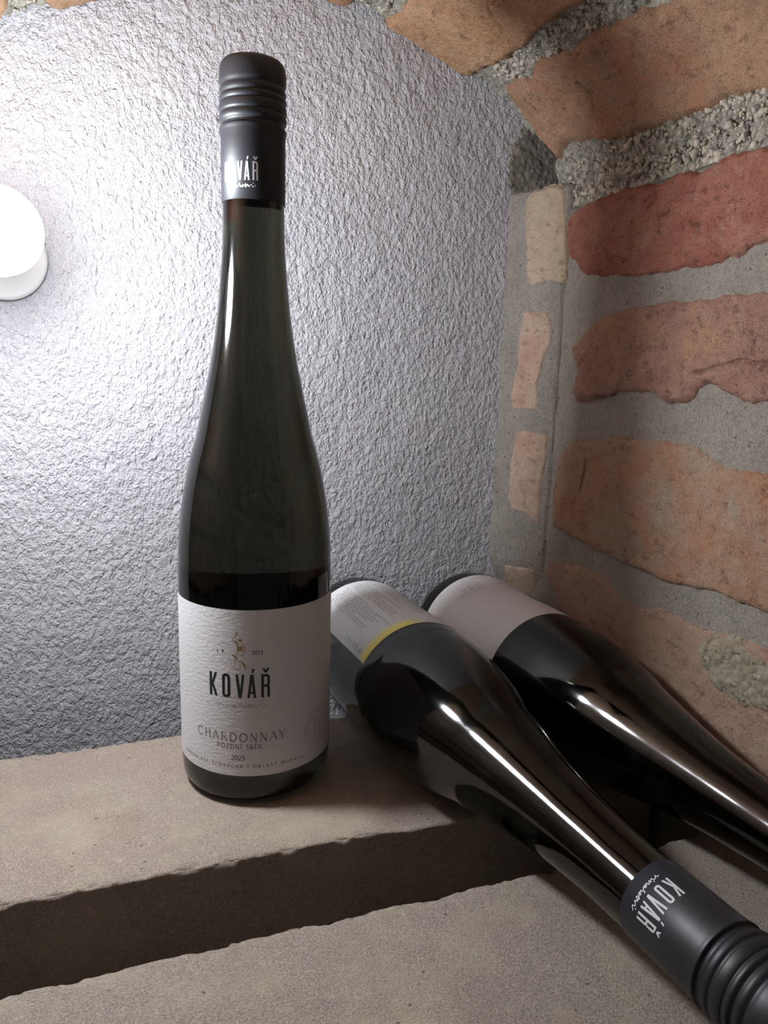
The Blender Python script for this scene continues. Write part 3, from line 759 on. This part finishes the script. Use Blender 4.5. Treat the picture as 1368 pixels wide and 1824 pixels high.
RL = 39.93
def make_bottle():
    root = empty('wine_bottle')
    lathe_obj('glass_body', spline_prof(PROF, 9, 24), M_glass, root, 128)
    capo = lathe_obj('screw_cap', spline_prof(CAPP, 3, 29, 4), M_capm, root, 96)
    ink = Ink(); brand(ink, -8.9, 302.4, 17.8, 8.2); ink.build('brand_lettering', M_whiteink, capo, 15.2)
    ink = Ink(); script(ink, -7.4, 299.4, 15.2, 1.3, .34); ink.build('script_lettering', M_whiteink, capo, 15.2)
    lab = sheet('front_label', RL, -RL * math.radians(78), RL * math.radians(122), 17.4, 104.3, M_paper, root)
    r = RL + .05
    ink = Ink(); brand(ink, -15.2, 59.4, 30.8, 12.2); ink.build('brand_lettering', M_ink, lab, r)
    ink = Ink(); smith(ink); ink.build('blacksmith_emblem', M_gold, lab, r)
    ink = Ink()
    text(ink, 'L.P.', -10.6, -6.0, 82.0, 1.75, .28); text(ink, '2012', 6.9, 12.1, 82.0, 1.8, .3)
    ink.build('founding_year', M_ink, lab, r)
    ink = Ink(); script(ink, -12.3, 54.4, 26.2, 1.7, .2); ink.build('script_lettering', M_greyink, lab, r)
    ink = Ink(); text(ink, 'CHARDONNAY', -23.6, 23.4, 36.2, 4.4, .46, .22, True)
    text(ink, 'POZDNÍ SBĚR', -11.4, 11.5, 32.2, 2.35, .34, .2, True)
    text(ink, '2025', -3.9, 3.0, 26.1, 2.55, .36, .22)
    ink.build('variety_lettering', M_brown, lab, r)
    ink = Ink(); text(ink, 'PODOBLAST SLOVÁCKÁ | OBLAST MORAVA', -35.4, 34.1, 21.9, 1.65, .24); ink.build('region_lettering', M_brown, lab, r)
    ink = Ink(); seal(ink, 45.0, 35.2); ink.build('round_seal', M_seal, lab, r)
    # back label, its print running along the bottle
    hb = RL * math.radians(45)
    bl = sheet('back_label', RL, -hb, hb, 18.3, 106.8, M_back, root)
    ink = Ink()
    rg = np.random.default_rng(5)
    for k, u in enumerate(np.arange(-29, 18, 1.75)):
        z = 24 + rg.uniform(0, 4); end = rg.uniform(74, 97) if k % 6 else 60
        if k in (9, 17): continue
        while z < end:
            L = rg.uniform(2.2, 6.5)
            # a word of tiny letters reading towards the shoulder
            m = max(2, int(L / .75))
            for j in range(m):
                zz = z + j * .75
                ink.line([(u - .45, zz), (u + .45 + (.3 if rg.random() < .3 else 0), zz + rg.uniform(0, .3))], .22, False)
            ink.line([(u + rg.uniform(-.3, .3), z), (u + rg.uniform(-.3, .3), z + m * .75 - .3)], .2, False)
            z += m * .75 + 1.0
    ink.build('small_print', M_dimink, bl, r)
    # volume and strength, upright characters turned with the print
    ink = Ink(); text(ink, '0,75 l  11,5% obj.', 0, 27, 0, 2.9, .3)
    ink.V = [np.array([28.6 - p[1], 72.5 + p[0]]) for p in ink.V]
    ink.build('volume_lettering', M_greyink, bl, r)
    for o in (bl,): o.rotation_euler = (0, 0, math.radians(171))
    return root, capo, lab, bl

def copy_tree(o, parent=None):
    c = o.copy(); col.objects.link(c); c.parent = parent
    for ch in list(o.children): copy_tree(ch, c)
    return c

def place(root, base, D, ang, capang):
    """D axis direction, ang: where the middle of the front label points, measured from up around the axis"""
    D = Vector(D).normalized()
    up = Vector((0, 0, 1)) - D * D.z; up.normalize()
    rt = D.cross(up)
    c = up * math.cos(math.radians(ang)) + rt * math.sin(math.radians(ang))
    Y = -c; X = Y.cross(D)
    m = Matrix((X, Y, D)).transposed().to_4x4(); m.translation = Vector(base) * MM
    root.matrix_world = m
    for ch in root.children:
        if ch.name.startswith('screw_cap'): ch.rotation_euler = (0, 0, math.radians(capang - ang))

b0, _, _, _ = make_bottle()
bA = copy_tree(b0); bB = copy_tree(b0)
b0.rotation_euler = (0, 0, math.radians(-22.7))
for ch in b0.children:
    if ch.name.startswith('screw_cap'): ch.rotation_euler = (0, 0, math.radians(-12.8))
b0.location = Vector((0, 0, .25)) * MM
place(bA, (84.76, 99.03, 37.4), (.07032, -.99750, .006), 204, 45)
place(bB, (166.88, 91.64, 37.5), (.05460, -.99851, .003), -41, 45)
tag(b0, 'dark green wine bottle standing upright on the rear stone slab', 'wine bottle')
tag(bA, 'dark wine bottle lying beside the upright one, back label with yellow band upward', 'wine bottle')
tag(bB, 'dark wine bottle lying against the brick wall, cream front label upward', 'wine bottle')
